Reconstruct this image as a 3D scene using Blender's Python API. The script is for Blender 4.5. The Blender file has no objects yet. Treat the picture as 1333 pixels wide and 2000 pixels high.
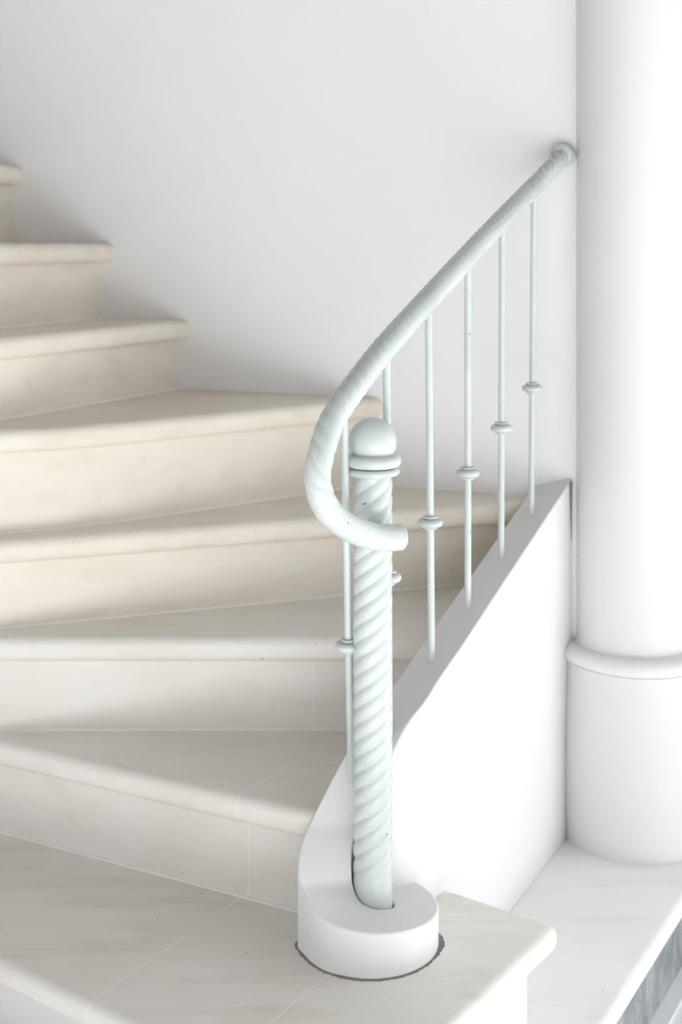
import bpy, bmesh, math, random
from mathutils import Vector
random.seed(7)
S = bpy.context.scene
COL = S.collection

# ------------------------------------------------------------------ camera, light, exposure
EYE = 1.32
F = 2600.0                      # focal length in pixels of the 1333 x 2000 frame
cd = bpy.data.cameras.new('camera')
cam = bpy.data.objects.new('camera', cd); COL.objects.link(cam)
cam.location = (0, 0, EYE); cam.rotation_euler = (math.pi/2, 0, 0)
cd.sensor_fit = 'VERTICAL'; cd.sensor_height = 36; cd.sensor_width = 24
cd.lens = F/2000*36; cd.shift_y = -0.2625
cd.clip_start = 0.05
cd.dof.use_dof = True; cd.dof.focus_distance = 1.92; cd.dof.aperture_fstop = 4.5
S.camera = cam

W = bpy.data.worlds.new('sky'); S.world = W; W.use_nodes = True
bg = W.node_tree.nodes['Background']
bg.inputs[0].default_value = (0.955, 0.975, 1.0, 1)
bg.inputs[1].default_value = 0.397

sl = bpy.data.lights.new('sun', 'SUN'); sl.energy = 4.33; sl.angle = math.radians(0.6)
sl.color = (1.0, 0.995, 0.985)
sun = bpy.data.objects.new('sun', sl); COL.objects.link(sun)
SUN_DIR = Vector((-0.35, 1.34, -1.0))
sun.rotation_euler = SUN_DIR.to_track_quat('-Z', 'Y').to_euler(); sun.location = (3, -3, 6)

S.view_settings.view_transform = 'Standard'; S.view_settings.look = 'None'
S.view_settings.gamma = 1; S.view_settings.use_curve_mapping = False
S.view_settings.exposure = 1.96
S.cycles.use_denoising = True
S.cycles.max_bounces = 12; S.cycles.diffuse_bounces = 8

# ------------------------------------------------------------------ helpers
def link(name, me, parent=None, mat=None):
    o = bpy.data.objects.new(name, me); COL.objects.link(o)
    if mat: me.materials.append(mat)
    if parent: o.parent = parent
    return o

def from_bm(name, bm, mat, parent=None, smooth=False, angle=None, origin=None):
    bmesh.ops.recalc_face_normals(bm, faces=bm.faces[:])
    me = bpy.data.meshes.new(name)
    if smooth:
        for f in bm.faces: f.smooth = True
    off = Vector((0, 0, 0))
    p = parent
    while p is not None:
        off += p.location; p = p.parent
    if origin is not None: off += Vector(origin)
    for v in bm.verts: v.co -= off
    bm.to_mesh(me); bm.free()
    if smooth and angle: me.set_sharp_from_angle(angle=math.radians(angle))
    o = link(name, me, parent, mat)
    if origin is not None: o.location = origin
    return o

def thing(name, label, cat, loc, group=None):
    e = bpy.data.objects.new(name, None); COL.objects.link(e)
    e.location = loc; e.empty_display_size = 0.05
    e['label'] = label; e['category'] = cat; e['kind'] = 'thing'
    if group: e['group'] = group
    return e

def isect(p, d, q, e):
    """where line p + t d meets line q + u e (plan)"""
    den = d[0]*e[1] - d[1]*e[0]
    t = ((q[0]-p[0])*e[1] - (q[1]-p[1])*e[0]) / den
    return (p[0]+t*d[0], p[1]+t*d[1])

def prism(poly, z0, z1, round_edges=(), r=0.0, seg=5):
    """vertical prism over a plan polygon; round_edges lists polygon edges whose top and bottom rims are rounded"""
    bm = bmesh.new()
    n = len(poly)
    lo = [bm.verts.new((x, y, z0)) for x, y in poly]
    hi = [bm.verts.new((x, y, z1)) for x, y in poly]
    bm.faces.new(lo[::-1]); bm.faces.new(hi)
    es = []
    for i in range(n):
        j = (i+1) % n
        bm.faces.new((lo[i], lo[j], hi[j], hi[i]))
    bm.edges.ensure_lookup_table()
    for i in round_edges:
        j = (i+1) % n
        es.append(bm.edges.get((hi[i], hi[j])))
        es.append(bm.edges.get((lo[i], lo[j])))
        if j in round_edges: es.append(bm.edges.get((lo[j], hi[j])))
    if es and r > 0:
        bmesh.ops.bevel(bm, geom=es, offset=r, offset_type='OFFSET', segments=seg, profile=0.5, affect='EDGES', clamp_overlap=True)
    return bm

def nosed_slab(outline, nf, z0, z1, ov, r, seg=6):
    """slab whose first nf+1 plan points (the nosing) follow a rounded profile; outline(o) gives the plan at overhang o"""
    bm = bmesh.new()
    base = outline(ov)
    prof = [(r*(1-math.sin(math.pi/2*i/seg)), z0+r*(1-math.cos(math.pi/2*i/seg))) for i in range(seg+1)]
    prof += [(r*(1-math.sin(math.pi/2*(1-i/seg))), z1-r*(1-math.cos(math.pi/2*(1-i/seg)))) for i in range(seg+1)]
    rings = []
    for inset, z in prof:
        o = outline(ov-inset)
        rings.append([bm.verts.new((*(o[i] if i <= nf else base[i]), z)) for i in range(len(base))])
    n = len(base)
    for p, q in zip(rings, rings[1:]):
        for k in range(n): bm.faces.new((p[k], p[(k+1) % n], q[(k+1) % n], q[k]))
    bm.faces.new(rings[0][::-1]); bm.faces.new(rings[-1])
    return bm

def lathe(profile, cx, cy, n=48):
    bm = bmesh.new()
    rings = []
    for r, z in profile:
        if r < 1e-6: rings.append([bm.verts.new((cx, cy, z))])
        else: rings.append([bm.verts.new((cx+r*math.cos(2*math.pi*k/n), cy+r*math.sin(2*math.pi*k/n), z)) for k in range(n)])
    for a, b in zip(rings, rings[1:]):
        for k in range(n):
            k2 = (k+1) % n
            if len(a) == 1 and len(b) == 1: continue
            if len(a) == 1: bm.faces.new((a[0], b[k], b[k2]))
            elif len(b) == 1: bm.faces.new((a[k], a[k2], b[0]))
            else: bm.faces.new((a[k], a[k2], b[k2], b[k]))
    for rg in (rings[0], rings[-1]):
        if len(rg) > 1:
            bm.faces.new(rg)
    return bm

def crom(pts, sub):
    """Catmull-Rom through points (any dimension)"""
    out = []
    P = [tuple(2*a-b for a, b in zip(pts[0], pts[1]))] + list(pts) + [tuple(2*a-b for a, b in zip(pts[-1], pts[-2]))]
    for i in range(1, len(P)-2):
        p0, p1, p2, p3 = P[i-1], P[i], P[i+1], P[i+2]
        for k in range(sub):
            t = k/sub
            out.append(tuple(0.5*((2*b) + (-a+c)*t + (2*a-5*b+4*c-d)*t*t + (-a+3*b-3*c+d)*t**3) for a, b, c, d in zip(p0, p1, p2, p3)))
    out.append(tuple(pts[-1]))
    return out

# ------------------------------------------------------------------ materials
def new_mat(name):
    m = bpy.data.materials.new(name); m.use_nodes = True
    return m, m.node_tree.nodes, m.node_tree.links, m.node_tree.nodes['Principled BSDF']

def noise(N, L, vec, scale, detail=4, rough=0.55):
    t = N.new('ShaderNodeTexNoise'); t.inputs['Scale'].default_value = scale
    t.inputs['Detail'].default_value = detail; t.inputs['Roughness'].default_value = rough
    if vec is not None: L.new(vec, t.inputs['Vector'])
    return t.outputs['Fac']

def ramp(N, L, fac, stops):
    r = N.new('ShaderNodeValToRGB'); L.new(fac, r.inputs[0])
    el = r.color_ramp.elements
    while len(el) < len(stops): el.new(0.5)
    for e, (p, c) in zip(el, stops):
        e.position = p; e.color = (*c, 1) if len(c) == 3 else c
    return r.outputs[0]

def mixc(N, L, fac, a, b, mode='MIX'):
    m = N.new('ShaderNodeMix'); m.data_type = 'RGBA'; m.blend_type = mode
    for sock, v in ((m.inputs[0], fac), (m.inputs[6], a), (m.inputs[7], b)):
        if hasattr(v, 'is_output') or hasattr(v, 'links'): L.new(v, sock)
        elif isinstance(v, (int, float)): sock.default_value = v
        else: sock.default_value = (*v, 1)
    return m.outputs[2]

def mapped(N, L, scale=(1, 1, 1), rotz=0.0):
    g = N.new('ShaderNodeNewGeometry')
    m = N.new('ShaderNodeMapping'); L.new(g.outputs['Position'], m.inputs['Vector'])
    m.inputs['Rotation'].default_value = (0, 0, rotz); m.inputs['Scale'].default_value = scale
    return m.outputs[0]

def bump(N, L, b, h, strength, dist=0.002):
    n = N.new('ShaderNodeBump'); n.inputs['Strength'].default_value = strength; n.inputs['Distance'].default_value = dist
    L.new(h, n.inputs['Height']); L.new(n.outputs[0], b.inputs['Normal'])

def math_node(N, L, op, a, b=None):
    m = N.new('ShaderNodeMath'); m.operation = op
    for i, v in enumerate((a, b)):
        if v is None: continue
        if isinstance(v, (int, float)): m.inputs[i].default_value = v
        else: L.new(v, m.inputs[i])
    return m.outputs[0]

STONE = ((0.745, 0.688, 0.588), (0.79, 0.742, 0.656), (0.81, 0.768, 0.69))
PALE = ((0.765, 0.735, 0.675), (0.80, 0.78, 0.735), (0.82, 0.805, 0.765))
def stone(name, rot=0.0, joints=(), cols=STONE, jcol=(0.86, 0.83, 0.76), rough=0.42):
    """sawn limestone: soft cloudy tone, fine veins along the step, pale grout joints given as plan lines (nx, ny, c, half width)"""
    m, N, L, b = new_mat(name)
    v = mapped(N, L, (3, 14, 14), -rot)
    f1 = noise(N, L, v, 1.6, 5, 0.6)
    c = ramp(N, L, f1, ((0.28, cols[0]), (0.48, cols[1]), (0.72, cols[2])))
    v2 = mapped(N, L, (1, 1, 1))
    f2 = noise(N, L, v2, 5.0, 3, 0.5)
    c2 = ramp(N, L, f2, ((0.35, (0.93, 0.915, 0.89)), (0.62, (1, 1, 1))))
    c = mixc(N, L, 0.6, c, c2, 'MULTIPLY')
    f3 = noise(N, L, v2, 95.0, 2, 0.5)
    sp = ramp(N, L, f3, ((0.76, (0, 0, 0)), (0.79, (1, 1, 1))))
    c = mixc(N, L, sp, c, (0.50, 0.44, 0.36))
    if joints:
        g = N.new('ShaderNodeNewGeometry')
        for nx, ny, cc, hw in joints:
            d = N.new('ShaderNodeVectorMath'); d.operation = 'DOT_PRODUCT'
            L.new(g.outputs['Position'], d.inputs[0]); d.inputs[1].default_value = (nx, ny, 0)
            a = math_node(N, L, 'ABSOLUTE', math_node(N, L, 'SUBTRACT', d.outputs['Value'], cc))
            c = mixc(N, L, math_node(N, L, 'LESS_THAN', a, hw), c, jcol)
    L.new(c, b.inputs['Base Color'])
    b.inputs['Roughness'].default_value = rough
    b.inputs['Specular IOR Level'].default_value = 0.35
    bump(N, L, b, f1, 0.06, 0.002)
    return m

def paint(name, col, rough=0.75, mott=0.03, bstr=0.12, bscale=40, spec=0.3):
    m, N, L, b = new_mat(name)
    v = mapped(N, L)
    f = noise(N, L, v, 2.2, 4, 0.55)
    lo = tuple(x*(1-mott) for x in col)
    L.new(ramp(N, L, f, ((0.3, lo), (0.65, col))), b.inputs['Base Color'])
    b.inputs['Roughness'].default_value = rough
    b.inputs['Specular IOR Level'].default_value = spec
    bump(N, L, b, noise(N, L, v, bscale, 4, 0.6), bstr, 0.003)
    return m

def iron_paint():
    m, N, L, b = new_mat('pale_green_gloss_paint')
    v = mapped(N, L)
    c = ramp(N, L, noise(N, L, v, 9, 4, 0.6), ((0.3, (0.52, 0.575, 0.555)), (0.65, (0.60, 0.65, 0.63))))
    chips = ramp(N, L, noise(N, L, v, 70, 3, 0.6), ((0.70, (0, 0, 0)), (0.725, (1, 1, 1))))
    region = ramp(N, L, noise(N, L, v, 7, 2, 0.5), ((0.50, (0, 0, 0)), (0.60, (1, 1, 1))))
    chips = mixc(N, L, 1.0, chips, region, 'MULTIPLY')
    c = mixc(N, L, chips, c, (0.22, 0.22, 0.20))
    L.new(c, b.inputs['Base Color'])
    b.inputs['Roughness'].default_value = 0.27
    b.inputs['Specular IOR Level'].default_value = 0.5
    bump(N, L, b, noise(N, L, v, 60, 3, 0.55), 0.10, 0.003)
    return m

def marble():
    m, N, L, b = new_mat('dark_grey_marble')
    v = mapped(N, L, (6, 6, 3), -0.95)
    c = ramp(N, L, noise(N, L, v, 5, 8, 0.7), ((0.3, (0.13, 0.15, 0.16)), (0.5, (0.27, 0.30, 0.31)), (0.7, (0.50, 0.53, 0.53))))
    L.new(c, b.inputs['Base Color']); b.inputs['Roughness'].default_value = 0.35
    return m

M_wall = paint('white_wall_paint', (0.85, 0.853, 0.866), 0.85, 0.035, 0.06)
M_plaster = paint('white_plaster', (0.785, 0.79, 0.79), 0.8, 0.03, 0.10)
M_column = paint('white_column_paint', (0.77, 0.775, 0.785), 0.75, 0.02, 0.06)
M_iron = iron_paint()
M_marble = marble()
M_mortar = paint('grey_mortar', (0.30, 0.30, 0.29), 0.95, 0.4, 0.5, 120)
M_grout = paint('pale_grout', (0.88, 0.87, 0.83), 0.9)
M_trim = paint('white_strip', (0.82, 0.83, 0.85), 0.4)
M_white_step = stone('white_limestone', 0.95, cols=((0.82, 0.825, 0.81), (0.87, 0.875, 0.865), (0.89, 0.895, 0.89)))

# ------------------------------------------------------------------ plan of the place (metres, z up, stairs climb to the left)
H = [1.155, 0.99, 0.825, 0.66, 0.503, 0.319, 0.167, 0.0, -0.175]       # drop of each tread below eye level
Z = [EYE-h for h in H]
WALL_P, WALL_D = (0.0, 2.784), (1.0, -0.36)
O0, D, NL = (0.4167, 2.543), (-0.4552, -0.8904), (-0.8904, 0.4552)      # outer face of the curb, heading down, leftward normal
TH = 0.075
def Oc(s, off=0.0): return (O0[0]+D[0]*s+NL[0]*off, O0[1]+D[1]*s+NL[1]*off)
# plan of each riser, from the pole of the turn (left) to the outer side (right)
RISER = {2: [(-0.66, 2.250), (-0.574, 2.238), (-0.058, 1.968)],
         3: [(-0.665, 2.262), (-0.58, 2.2555), (0.0, 2.2555)],
         4: [(-0.668, 2.280), (-0.585, 2.281), (-0.412, 2.341), (-0.06, 2.469)],
         5: [(-0.670, 2.300), (-0.592, 2.302), (-0.50, 2.340), (-0.40, 2.403), (-0.287, 2.491), (-0.0647, 2.669)],
         6: [(-0.680, 2.320), (-0.615, 2.402), (-0.4366, 2.755)],
         7: [(-0.700, 2.335), (-0.671, 2.616), (-0.5405, 2.954)],
         8: [(-0.85, 2.400), (-0.755, 3.056)]}
def nrm(d):
    l = math.hypot(*d); return (d[0]/l, d[1]/l)
def front(k, ov):
    """nosing polyline of step k: its riser line moved ov towards the lower step"""
    P = RISER[k]; out = []
    for i, p in enumerate(P):
        a_ = P[max(i-1, 0)]; b_ = P[min(i+1, len(P)-1)]
        d = nrm((b_[0]-a_[0], b_[1]-a_[1]))
        out.append((p[0]+d[1]*ov, p[1]-d[0]*ov))
    d = nrm((P[-1][0]-P[-2][0], P[-1][1]-P[-2][1]))
    out[-1] = (P[-1][0]+d[1]*ov, P[-1][1]-d[0]*ov)
    return out
def last(P):
    """end point and direction of a polyline's last run"""
    return P[-1], nrm((P[-1][0]-P[-2][0], P[-1][1]-P[-2][1]))

# ------------------------------------------------------------------ setting
def structure(o): o['kind'] = 'structure'; return o
wn = nrm((0.36, 1.0))
a, bq = (-3.2, 2.784+0.36*3.2), (2.4, 2.784-0.36*2.4)
structure(from_bm('wall_back', prism([a, bq, (bq[0]+wn[0]*.2, bq[1]+wn[1]*.2), (a[0]+wn[0]*.2, a[1]+wn[1]*.2)], 0, 2.9), M_wall))
m, N, L, b = new_mat('pale_floor_tiles')
br = N.new('ShaderNodeTexBrick'); L.new(mapped(N, L, (1, 1, 1), -1.05), br.inputs['Vector'])
br.offset = 0; br.inputs['Scale'].default_value = 1.0; br.inputs['Mortar Size'].default_value = 0.002
br.inputs['Brick Width'].default_value = 0.5; br.inputs['Row Height'].default_value = 0.5
br.inputs['Color1'].default_value = (0.77, 0.785, 0.79, 1); br.inputs['Color2'].default_value = (0.79, 0.80, 0.81, 1)
br.inputs['Mortar'].default_value = (0.45, 0.46, 0.46, 1)
L.new(br.outputs[0], b.inputs['Base Color']); b.inputs['Roughness'].default_value = 0.5
structure(from_bm('floor', prism([(-7, -9), (9, -9), (9, 6), (-7, 6)], -0.1, 0), m))
CEIL_Y, CEIL_X, BEAM_F, BEAM_R, SIDE_X, LOW_WALL_Y, LOW_WALL_X, LOW_WALL_H = -1.9, 2.1, 2.24, 2.67, -1.13, -6.06, 2.93, 1.51  # extents fitted to the light wanted on the stairs
M_ceil = paint('dark_low_bounce', (0.11, 0.092, 0.072), 0.8, 0.2)  # dark warm tone chosen to cut bounce and warm the treads
structure(from_bm('added_ceiling', prism([(-4, CEIL_Y), (CEIL_X, CEIL_Y), (CEIL_X, 4.5), (-4, 4.5)], 2.9, 3.05), M_ceil))  # unseen slab added overhead to keep sky light off the treads

# unseen walls and beams added behind and beside the viewer to shape the light
structure(from_bm('added_beam_front', prism([(SIDE_X, CEIL_Y), (CEIL_X, CEIL_Y), (CEIL_X, CEIL_Y+.2), (SIDE_X, CEIL_Y+.2)], BEAM_F, 2.9), M_ceil))  # added, hides high sky from the upper treads
structure(from_bm('added_beam_right', prism([(CEIL_X-.2, CEIL_Y+.2), (CEIL_X, CEIL_Y+.2), (CEIL_X, 2.0), (CEIL_X-.2, 2.0)], BEAM_R, 2.9), M_ceil))
structure(from_bm('added_wall_left', prism([(-2.2, CEIL_Y+.2), (-2.0, CEIL_Y+.2), (-2.0, 3.6), (-2.2, 3.6)], 0, 2.9), M_wall))
structure(from_bm('added_wall_front_left', prism([(-2.2, CEIL_Y), (SIDE_X, CEIL_Y), (SIDE_X, CEIL_Y+.2), (-2.2, CEIL_Y+.2)], 0, 2.9), M_wall))  # added, blocks light from the front left
structure(from_bm('added_low_wall_front', prism([(-7, LOW_WALL_Y-.2), (LOW_WALL_X, LOW_WALL_Y-.2), (LOW_WALL_X, LOW_WALL_Y), (-7, LOW_WALL_Y)], 0, LOW_WALL_H), M_wall))  # added, cuts low light from the distant floor
structure(from_bm('added_low_wall_right', prism([(LOW_WALL_X, LOW_WALL_Y-.2), (LOW_WALL_X+.2, LOW_WALL_Y-.2), (LOW_WALL_X+.2, 4.0), (LOW_WALL_X, 4.0)], 0, LOW_WALL_H), M_wall))

# ------------------------------------------------------------------ curb wall: straight sloping run that curls round the newel
NX, NY = 0.045, 1.886
CX, CY, RO, RI = 0.0394, 1.886, 0.0987, 0.0305
def Hs(s): return 0.5045+0.30*s
ST = []                                                                 # left x,y  right x,y  left drop, right drop, foot drop
for s in (-0.088, 0.02, 0.16, 0.33, 0.48):
    l = Oc(s, TH); r = Oc(s)
    ST.append((*l, *r, Hs(s), Hs(s)-0.017))
ST += [(0.084, 2.056, 0.150, 2.022, 0.680, 0.661),
       (0.035, 2.000, 0.1252, 1.973, 0.725, 0.678),
       (0.015, 1.977, 0.095, 1.945, 0.747, 0.707),
       (-0.005, 1.955, 0.062, 1.928, 0.771, 0.765),
       (-0.0422, 1.925, 0.027, 1.912, 0.832, 0.828),
       (-0.0549, 1.905, 0.0175, 1.899, 0.8545, 0.852),
       (-0.0605, 1.886, 0.0145, 1.886, 0.873, 0.871),
       (-0.0605, 1.868, 0.0150, 1.879, 0.889, 0.887)]
for th, h in ((200, .9010), (220, .9135), (240, .9215), (270, .927), (300, .930), (330, .934), (360, .937), (390, .938), (415, .938), (440, .938)):
    t = math.radians(th)
    ST.append((CX+RO*math.cos(t), CY+RO*math.sin(t), NX+RI*math.cos(t), NY+RI*math.sin(t), h, h))
PATH = crom(ST, 6)
bm = bmesh.new()
rows = []
for i, (lx, ly, rx, ry, hl, hr) in enumerate(PATH):
    foot = Z[0] if i < 30 else Z[1]
    rows.append([bm.verts.new(c) for c in ((lx, ly, foot), (lx, ly, EYE-hl), (rx, ry, EYE-hr), (rx, ry, foot))])
for p, q in zip(rows, rows[1:]):
    for k in range(4):
        bm.faces.new((p[k], p[(k+1) % 4], q[(k+1) % 4], q[k]))
bm.faces.new(rows[0]); bm.faces.new(rows[-1][::-1])
curb = from_bm('curb_wall', bm, M_plaster, None, True, 45, origin=(0.2, 2.2, Z[0]))
bv = curb.modifiers.new('bevel', 'BEVEL'); bv.width = 0.003; bv.segments = 2; bv.limit_method = 'ANGLE'; bv.angle_limit = math.radians(50)
curb['label'] = 'low white plaster curb wall sloping down beside the steps and curling round the newel post'
curb['category'] = 'low wall'; curb['kind'] = 'thing'
LEFT = [(p[0], p[1]) for p in PATH]
# ragged grey mortar line where the curl stands on the step
bm = bmesh.new(); ra = []
for k in range(241):
    th = math.radians(168+k*(390-172)/240)
    t = k/240
    w = 0.0017+0.0005*math.sin(k*0.9)+0.0005*math.sin(k*0.37+1)+0.0065*math.exp(-((t-0.88)/0.08)**2)+0.0045*math.exp(-((t-0.07)/0.06)**2)
    w = max(0.001, w)*min(1, t*12, (1-t)*14)
    c, s_ = math.cos(th), math.sin(th)
    ra.append([bm.verts.new((CX+r*c, CY+r*s_, z)) for r, z in ((RO-0.004, Z[1]), (RO+0.0005, Z[1]+0.0022), (RO+0.0005+w, Z[1]+0.0004), (RO+0.0005+w, Z[1]))])
for p, q in zip(ra, ra[1:]):
    for k in range(3): bm.faces.new((p[k], p[k+1], q[k+1], q[k]))
mo = from_bm('mortar_joint', bm, M_mortar, curb)
mo['label'] = 'ragged dark grey mortar line'
# dark open joint where the top of the curb meets the column
ga, gb, gn = Oc(-0.078), Oc(-0.064), (-NL[0]*0.0025, -NL[1]*0.0025)
bm = bmesh.new()
lo = [bm.verts.new((x, y, 0.735)) for x, y in (ga, (ga[0]+gn[0]*.3, ga[1]+gn[1]*.3), (ga[0]+D[0]*.002, ga[1]+D[1]*.002))]
hi = [bm.verts.new((x, y, 0.853)) for x, y in (ga, (ga[0]+gn[0], ga[1]+gn[1]), gb)]
bm.faces.new(lo[::-1]); bm.faces.new(hi)
for i in range(3): bm.faces.new((lo[i], lo[(i+1) % 3], hi[(i+1) % 3], hi[i]))
o = from_bm('open_joint', bm, M_mortar, curb); o['label'] = 'dark open joint beside the column'

# ------------------------------------------------------------------ steps
u, u2 = (0.587, 0.8096), (0.8096, -0.587)
jl = nrm((0.0775, 0.122)); jn = (jl[1], -jl[0])                         # stone joints run this way in plan
def joint(x, y, hw=0.0011): return (jn[0], jn[1], jn[0]*x+jn[1]*y, hw)
POLE = (-0.80, 2.27)
STEP_GROUP = 'winding stone steps'
TT, OV, BR = 0.043, 0.030, 0.0165

# base platform under the column
e = thing('stair_step', 'wide low white stone base step with dark grey marble riser, carrying the round column', 'step', (0.3, 1.6, 0), STEP_GROUP)
rd = nrm((0.204, 0.359)); rp = (0.596, 2.328)
def redge(off): return (rp[0]-rd[1]*off, rp[1]+rd[0]*off)
def t0poly(off):
    p = redge(off)
    fr = (-0.805+u[0]*(-0.32+off), 2.075+u[1]*(-0.32+off))
    c = isect(p, rd, fr, u2)
    wl = isect(p, rd, WALL_P, WALL_D)
    left = (-0.95, fr[1]+(-0.95-fr[0])*u2[1]/u2[0])
    return [left, c, wl, (0.0, 2.784), (-0.95, 2.784+.36*.95)]
t0 = from_bm('tread', prism(t0poly(0), Z[0]-0.036, Z[0], (0, 1), 0.014), M_white_step, e, True, 35)
rs = from_bm('riser', prism(t0poly(0.022), 0.0, Z[0]-0.036), M_marble, e); rs['label'] = 'dark grey veined marble riser'
p0, p1 = redge(-0.006), redge(0.022)
q0 = t0poly(-0.006); q1 = t0poly(0.0225)
bm = prism([q1[1], q0[1], q0[2], q1[2]], 0.0, 0.010)
o = from_bm('base_strip', bm, M_trim, e); o['label'] = 'thin white strip along the foot of the riser'
q0 = t0poly(-0.0085); q1 = t0poly(-0.006)

# first winding step: rectangular block with the curl of the curb on it
e = thing('stair_step', 'cream stone step with free square end, carrying the curled foot of the curb wall', 'step', (0, 1.8, Z[0]), STEP_GROUP)
cf, cb = (0.005, 1.488), (0.319, 1.935)
cback = isect(cb, u2, O0, D)
ci = Oc(0.56, TH)
r2 = last(RISER[2])
r2r = isect(r2[0], r2[1], (0.0, 1.95), (1, 1.1))
fend = (-0.805, 2.075)
poly = [fend, cf, cb, cback, ci, r2r]+RISER[2][1::-1]
stone1 = stone('limestone_low_step', -0.6, joints=(joint(-0.156, 2.008), joint(0.009, 1.845)),
               cols=((0.71, 0.67, 0.60), (0.79, 0.77, 0.725), (0.815, 0.80, 0.765)))
from_bm('tread', prism(poly, Z[1]-0.038, Z[1], (0, 1, 2), 0.0155), stone1, e, True, 35)
ins = 0.048
def inw(p, a_, b_): return (p[0]-u[0]*b_-u2[0]*a_, p[1]-u[1]*b_-u2[1]*a_)
poly2 = [(fend[0]+u[0]*ins, fend[1]+u[1]*ins), inw(cf, ins, -ins), inw(cb, ins, 0.012), inw(cback, 0, 0.012), ci, r2r]+RISER[2][1::-1]
o = from_bm('riser', prism(poly2, Z[0], Z[1]-0.038), M_plaster, e); o['label'] = 'white painted riser'

LAB = {2: 'cream step with a pale diagonal joint line, next above the one carrying the curb foot',
       3: 'cream step second above the one carrying the curb foot, its nosing level behind the newel',
       4: 'cream winding step whose tread meets the back wall beside the curb wall top',
       5: 'cream winding step ending at the back wall just left of the newel ball',
       6: 'cream stone step third from the top, just below the one at eye level',
       7: 'cream stone step seen edge-on at eye level, second from the top',
       8: 'topmost stone step in view, cut off by the left edge of the photo'}
jn6 = None
MAT = {2: stone('limestone_grout', -0.48, joints=(joint(-0.161, 1.977),), cols=PALE),
       3: stone('limestone_level', 0.0, cols=PALE),
       4: stone('limestone_fourth', 0.35),
       5: stone('limestone_fifth', 0.68),
       6: stone('limestone_sixth', 1.05),
       7: stone('limestone_seventh', 1.2),
       8: stone('limestone_top', 1.4)}
def riser_joint(k, x, y):
    d = last(RISER[k])[1]; return (d[0], d[1], d[0]*x+d[1]*y, 0.0010)
JC = (0.79, 0.73, 0.62)
RMAT = {3: stone('limestone_level_riser', 0.0, cols=PALE, joints=(riser_joint(3, -0.0477, 2.2555),), jcol=(0.83, 0.82, 0.78)),
        6: stone('limestone_sixth_riser', 1.05, joints=(riser_joint(6, -0.434, 2.759),), jcol=JC),
        7: stone('limestone_seventh_riser', 1.2, joints=(riser_joint(7, -0.617, 2.756),), jcol=JC)}
CI0 = Oc(0, TH)
def left_cross(p, d):
    """where a plan line meets the left rim of the curb (polyline), with the index reached"""
    best = None
    for i in range(18, 80):
        a_, b_ = LEFT[i], LEFT[i+1]
        f0 = (a_[0]-p[0])*d[1]-(a_[1]-p[1])*d[0]; f1 = (b_[0]-p[0])*d[1]-(b_[1]-p[1])*d[0]
        if f0*f1 <= 0:
            t = f0/(f0-f1); return (a_[0]+t*(b_[0]-a_[0]), a_[1]+t*(b_[1]-a_[1])), i
    return None, None
for k in range(2, 9):
    def outline(ov):
        """plan of the tread (ov = overhang) and how many of its first edges are the nosing"""
        pts = front(k, ov)
        p, d = last(pts); pts = pts[:-1]
        back = RISER.get(k+1)
        if back: bp, bd = last(back)
        if k == 2:
            q, i = left_cross(p, d); pts.append(q); n = len(pts)-1
            pts += [LEFT[j] for j in range(i, 29, -2)] + [isect(bp, bd, CI0, D)]
        elif k == 3:
            pts.append(isect(p, d, CI0, D)); n = len(pts)-1; pts.append(isect(bp, bd, CI0, D))
        elif k == 4:
            pts.append(isect(p, d, CI0, D)); n = len(pts)-1
            pts.append(isect(CI0, D, WALL_P, WALL_D)); pts.append(isect(bp, bd, WALL_P, WALL_D))
        elif k < 8:
            pts.append(isect(p, d, WALL_P, WALL_D)); n = len(pts)-1; pts.append(isect(bp, bd, WALL_P, WALL_D))
        else:
            pts.append(isect(p, d, WALL_P, WALL_D)); n = len(pts)-1; pts.append((-1.35, 2.784+.36*1.35)); pts.append((-1.2, 2.4))
        if back: pts += back[-2::-1]
        return pts, n
    ol, n = outline(OV)
    def fit(o, ref, nf):
        p, m_ = outline(o)
        return p[:nf+1]+ref[nf+1:]
    base = Vector((*ol[n], Z[k-1]))
    e = thing('stair_step', LAB[k], 'step', base, STEP_GROUP)
    from_bm('tread', nosed_slab(lambda o: fit(o, ol, n), n, Z[k]-TT, Z[k], OV, BR), MAT[k], e, True, 35)
    ol, n = outline(0.0)
    r = from_bm('riser', prism(ol, Z[k-1], Z[k]-TT), RMAT.get(k, MAT[k]), e, True, 40)
    # thin pale grout bead where the riser stands on the tread below
    o2, n2 = outline(0.003)
    o = from_bm('grout_line', prism(o2[:n2]+[o2[n2], ol[n]]+ol[:n][::-1], Z[k-1], Z[k-1]+0.003), M_grout, e)
    o['label'] = 'pale grout line at the foot of the riser'

# ------------------------------------------------------------------ column
KX, KY = 0.577, 2.613
e = thing('round_column', 'thick round white column with a bulging plinth standing against the back wall', 'column', (KX, KY, Z[0]))
zt = EYE-0.8116
from_bm('plinth', lathe([(0.143, Z[0]), (0.1455, Z[0]+0.06), (0.1455, Z[0]+0.20), (0.143, Z[0]+0.27), (0.140, Z[0]+0.305), (0.1392, Z[0]+0.315), (0.1385, Z[0]+0.322), (0.1375, zt)], KX, KY, 96), M_column, e, True, 40)
prof = []
for i in range(17):
    t = -math.pi/2+math.pi*i/16
    prof.append((0.131+0.0185*math.cos(t), zt+0.0165+0.0165*math.sin(t)))
from_bm('ring_moulding', lathe([(0.05, zt)]+prof+[(0.05, zt+0.033)], KX, KY, 96), M_column, e, True, 40)
from_bm('shaft', lathe([(0.1165, zt+0.030), (0.1150, zt+0.04), (0.1136, zt+0.06), (0.1136, 1.5), (0.1145, 2.90)], KX, KY, 96), M_column, e, True, 40)

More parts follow.
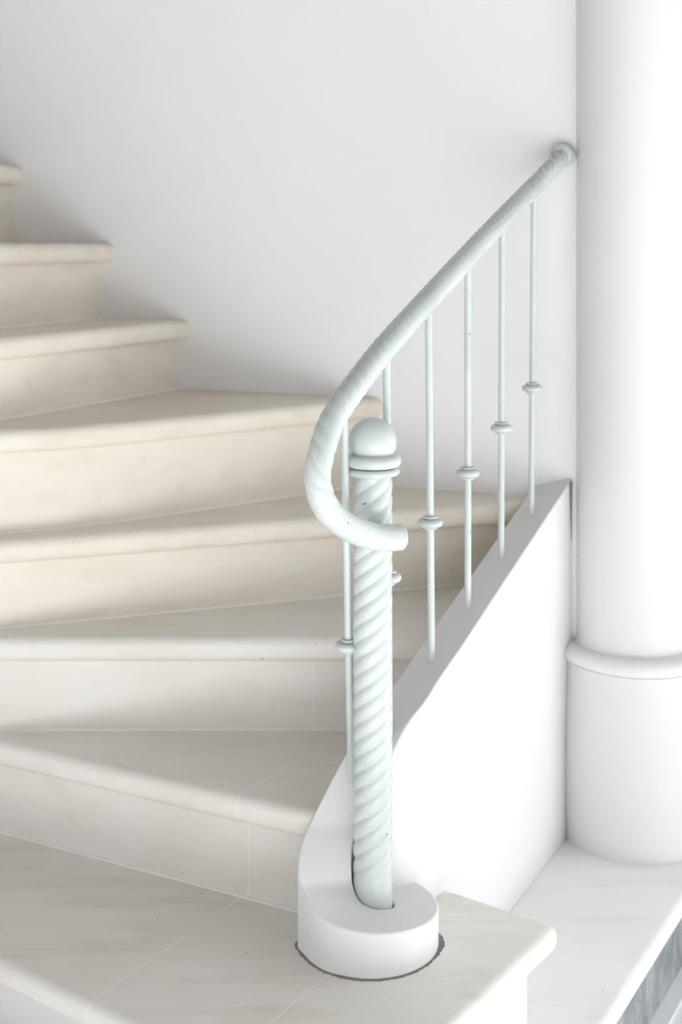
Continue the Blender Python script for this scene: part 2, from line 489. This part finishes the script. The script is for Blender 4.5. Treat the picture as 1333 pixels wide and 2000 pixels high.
# ------------------------------------------------------------------ railing
rail = thing('stair_railing', 'pale green painted iron stair railing with rope-twist newel post and curving handrail', 'railing', (NX, NY, Z[1]))
def twist(phase, n=4, depth=0.10):
    return 1-depth*(1-abs(math.sin(n*phase/2))**0.62)
def frames(P):
    T = [(Vector(P[min(i+1, len(P)-1)])-Vector(P[max(i-1, 0)])).normalized() for i in range(len(P))]
    n = Vector((0, 0, 1)); n = (n-T[0]*n.dot(T[0])).normalized()
    out = []
    for t in T:
        n = (n-t*n.dot(t)).normalized(); out.append((t, n, t.cross(n)))
    return out
def tube(P, rad, seg=20, shape=None, cap=True):
    """tube along P; rad(i, length) gives the radius and shape(i, angle, length) scales it"""
    bm = bmesh.new(); rings = []; ln = 0; fr = frames(P)
    for i, p in enumerate(P):
        if i: ln += (Vector(p)-Vector(P[i-1])).length
        t, n, b_ = fr[i]; ring = []
        for k in range(seg):
            a_ = 2*math.pi*k/seg
            r = rad(i, ln)*(shape(i, a_, ln) if shape else 1)
            ring.append(bm.verts.new(Vector(p)+n*math.cos(a_)*r+b_*math.sin(a_)*r))
        rings.append(ring)
    for p, q in zip(rings, rings[1:]):
        for k in range(seg): bm.faces.new((p[k], p[(k+1) % seg], q[(k+1) % seg], q[k]))
    if cap: bm.faces.new(rings[0]); bm.faces.new(rings[-1])
    return bm

# newel post
zb, zs = Z[1], EYE-0.328
RN = 0.0280
bm = bmesh.new(); rings = []; nz, ns = 330, 72
for i in range(nz+1):
    z = zb+(zs-zb)*i/nz
    fade = min(1, max(0, (z-(zb+0.085))/0.03))
    lead = 0.115
    ring = []
    for k in range(ns):
        a_ = 2*math.pi*k/ns
        f = twist(a_-2*math.pi*z/lead, 5, 0.12*fade)
        ring.append(bm.verts.new((NX+RN*f*math.cos(a_), NY+RN*f*math.sin(a_), z)))
    rings.append(ring)
for p, q in zip(rings, rings[1:]):
    for k in range(ns): bm.faces.new((p[k], p[(k+1) % ns], q[(k+1) % ns], q[k]))
bm.faces.new(rings[0]); bm.faces.new(rings[-1])
newel = from_bm('newel_post', bm, M_iron, rail, True)
newel['label'] = 'thick rope-twist newel post'
def torus_prof(rc, rr, hz, zc, n=12, a0=-90, a1=90):
    return [(rc+rr*math.cos(math.radians(a0+(a1-a0)*i/n)), zc+hz*math.sin(math.radians(a0+(a1-a0)*i/n))) for i in range(n+1)]
zc = zs
from_bm('collar_ring', lathe([(0.02, zc)]+torus_prof(0.033, 0.0055, 0.0052, zc+0.0052)+[(0.02, zc+0.0104)], NX, NY), M_iron, newel, True, 50)
from_bm('collar_ring', lathe([(0.02, zc+0.0115)]+torus_prof(0.033, 0.0078, 0.0088, zc+0.0205)+[(0.02, zc+0.0293)], NX, NY), M_iron, newel, True, 50)
zbal = EYE-0.281; rb = 0.0342
prof = [(0.02, zc+0.0285), (0.0295, zc+0.0287)]
for i in range(25):
    t = math.radians(-31+121*i/24)
    prof.append((rb*math.cos(t) if i < 24 else 0, zbal+rb*math.sin(t)))
from_bm('ball_finial', lathe(prof, NX, NY, 56), M_iron, newel, True)

# handrail
def on_line(px):
    """plan point on the curb's centre line seen in direction px"""
    k = (px-667)/F; c = Oc(0, TH/2)
    s = (c[0]-k*c[1])/(-D[0]+k*D[1])
    return (c[0]+D[0]*s, c[1]+D[1]*s)
def zat(py, y): return EYE-(py-475)*y/F
RP = []
ros = (0.4395, 2.784-0.36*0.4395)
RP.append((ros[0], ros[1]-0.004, zat(300, ros[1])))
RP.append((0.415, 2.585, zat(322, 2.585)))
for px, py in ((1043, 366), (981, 430), (915, 500), (838, 584), (752, 680)):
    x, y = on_line(px); RP.append((x, y, zat(py, y)))
for x, y, py in ((0.0175, 1.855, 758), (-0.0118, 1.815, 822), (-0.0268, 1.790, 888), (-0.0312, 1.782, 940), (-0.0195, 1.785, 992), (0.0080, 1.800, 1028), (0.042, 1.823, 1047), (0.068, 1.837, 1050), (0.0855, 1.848, 1049)):
    RP.append((x, y, zat(py, y)))
PP = crom(RP, 26)
tot = len(PP)
def rr(i, ln):
    j = tot-1-i
    e = 1 if j > 8 else 0.62+0.38*math.sqrt(max(0, 1-((8-j)/8)**2))
    return 0.0185*e
def rshape(i, a_, ln):
    j = tot-1-i
    dep = 0.20 if i < 110 else (0.09 if i < 200 else 0.08)
    if 80 <= i < 110: dep = 0.20-0.11*(i-80)/30
    if 170 <= i < 200: dep = 0.09-0.01*(i-170)/30
    if i > 245: dep = max(0.012, 0.08-0.068*(i-245)/60)
    return twist(a_+2*math.pi*ln/0.085, 4, dep)
hr = from_bm('handrail', tube(PP, rr, 64, rshape), M_iron, rail, True)
hr.data.set_sharp_from_angle(angle=math.radians(70))
# rosette where the rail enters the wall
wdir = Vector((wn[0], wn[1], 0))
def disc(center, axis, prof, n=40):
    bm = bmesh.new(); axis = Vector(axis).normalized()
    a_ = Vector((0, 0, 1)); a_ = (a_-axis*a_.dot(axis)).normalized(); b_ = axis.cross(a_)
    rings = []
    for r, h in prof:
        rings.append([bm.verts.new(Vector(center)+axis*h+(a_*math.cos(2*math.pi*k/n)+b_*math.sin(2*math.pi*k/n))*r) for k in range(n)])
    for p, q in zip(rings, rings[1:]):
        for k in range(n): bm.faces.new((p[k], p[(k+1) % n], q[(k+1) % n], q[k]))
    bm.faces.new(rings[0]); bm.faces.new(rings[-1])
    return bm
zr = zat(303, ros[1])
from_bm('wall_rosette', disc((ros[0], ros[1], zr), -wdir, ((0.0245, 0.0), (0.0250, 0.004), (0.0245, 0.0075), (0.0205, 0.0095), (0.0225, 0.0125), (0.0225, 0.0170), (0.0200, 0.0190), (0.0215, 0.0215), (0.0210, 0.0260), (0.016, 0.029))), M_iron, hr, True, 50)

# balusters: plan points on the curb, lean as seen, ring height
def curb_top(x, y):
    best = min(PATH[:72], key=lambda p: ((p[0]+p[2])/2-x)**2+((p[1]+p[3])/2-y)**2)
    return EYE-(best[4]+best[5])/2
def rail_z(x, y):
    best = min(PP, key=lambda p: (p[0]-x)**2+(p[1]-y)**2); return best[2]
def baluster(bot, top, kz):
    n = 16; bm = bmesh.new(); rings = []
    for t in (0, 0.02, 0.35, 0.5, 0.7, 1):
        c = Vector(bot).lerp(Vector(top), t); r = 0.0057
        rings.append([bm.verts.new((c.x+r*math.cos(2*math.pi*k/n), c.y+r*math.sin(2*math.pi*k/n), c.z)) for k in range(n)])
    for p, q in zip(rings, rings[1:]):
        for k in range(n): bm.faces.new((p[k], p[(k+1) % n], q[(k+1) % n], q[k]))
    bm.faces.new(rings[0]); bm.faces.new(rings[-1])
    o = from_bm('baluster', bm, M_iron, rail, True, 60)
    t = (kz-bot[2])/(top[2]-bot[2]); c = Vector(bot).lerp(Vector(top), t)
    pr = [(0.005, kz-0.0106)]+torus_prof(0.0085, 0.0025, 0.0020, kz-0.0084, 6)+torus_prof(0.0130, 0.0068, 0.0064, kz, 12)+torus_prof(0.0095, 0.0030, 0.0022, kz+0.0086, 6)+[(0.005, kz+0.0110)]
    from_bm('knuckle', lathe(pr, c.x, c.y, 28), M_iron, o, True, 50)
    return o
for pb, pt, yk in ((1039, 1044, 758), (980, 982, 836), (915, 915, 924), (844, 838, 1021), (761, 756, 1128)):
    bx, by = on_line(pb); tx, ty = on_line(pt)
    # posts lean a little along the run only
    baluster((bx, by, curb_top(bx, by)-0.006), (tx, ty, rail_z(tx, ty)), zat(yk, (by+ty)/2))
bx, by = 0.0152, 1.925
baluster((bx, by, zat(1524, by)-0.004), (0.0035, 1.852, rail_z(0.0035, 1.852)), zat(1262, 1.898))
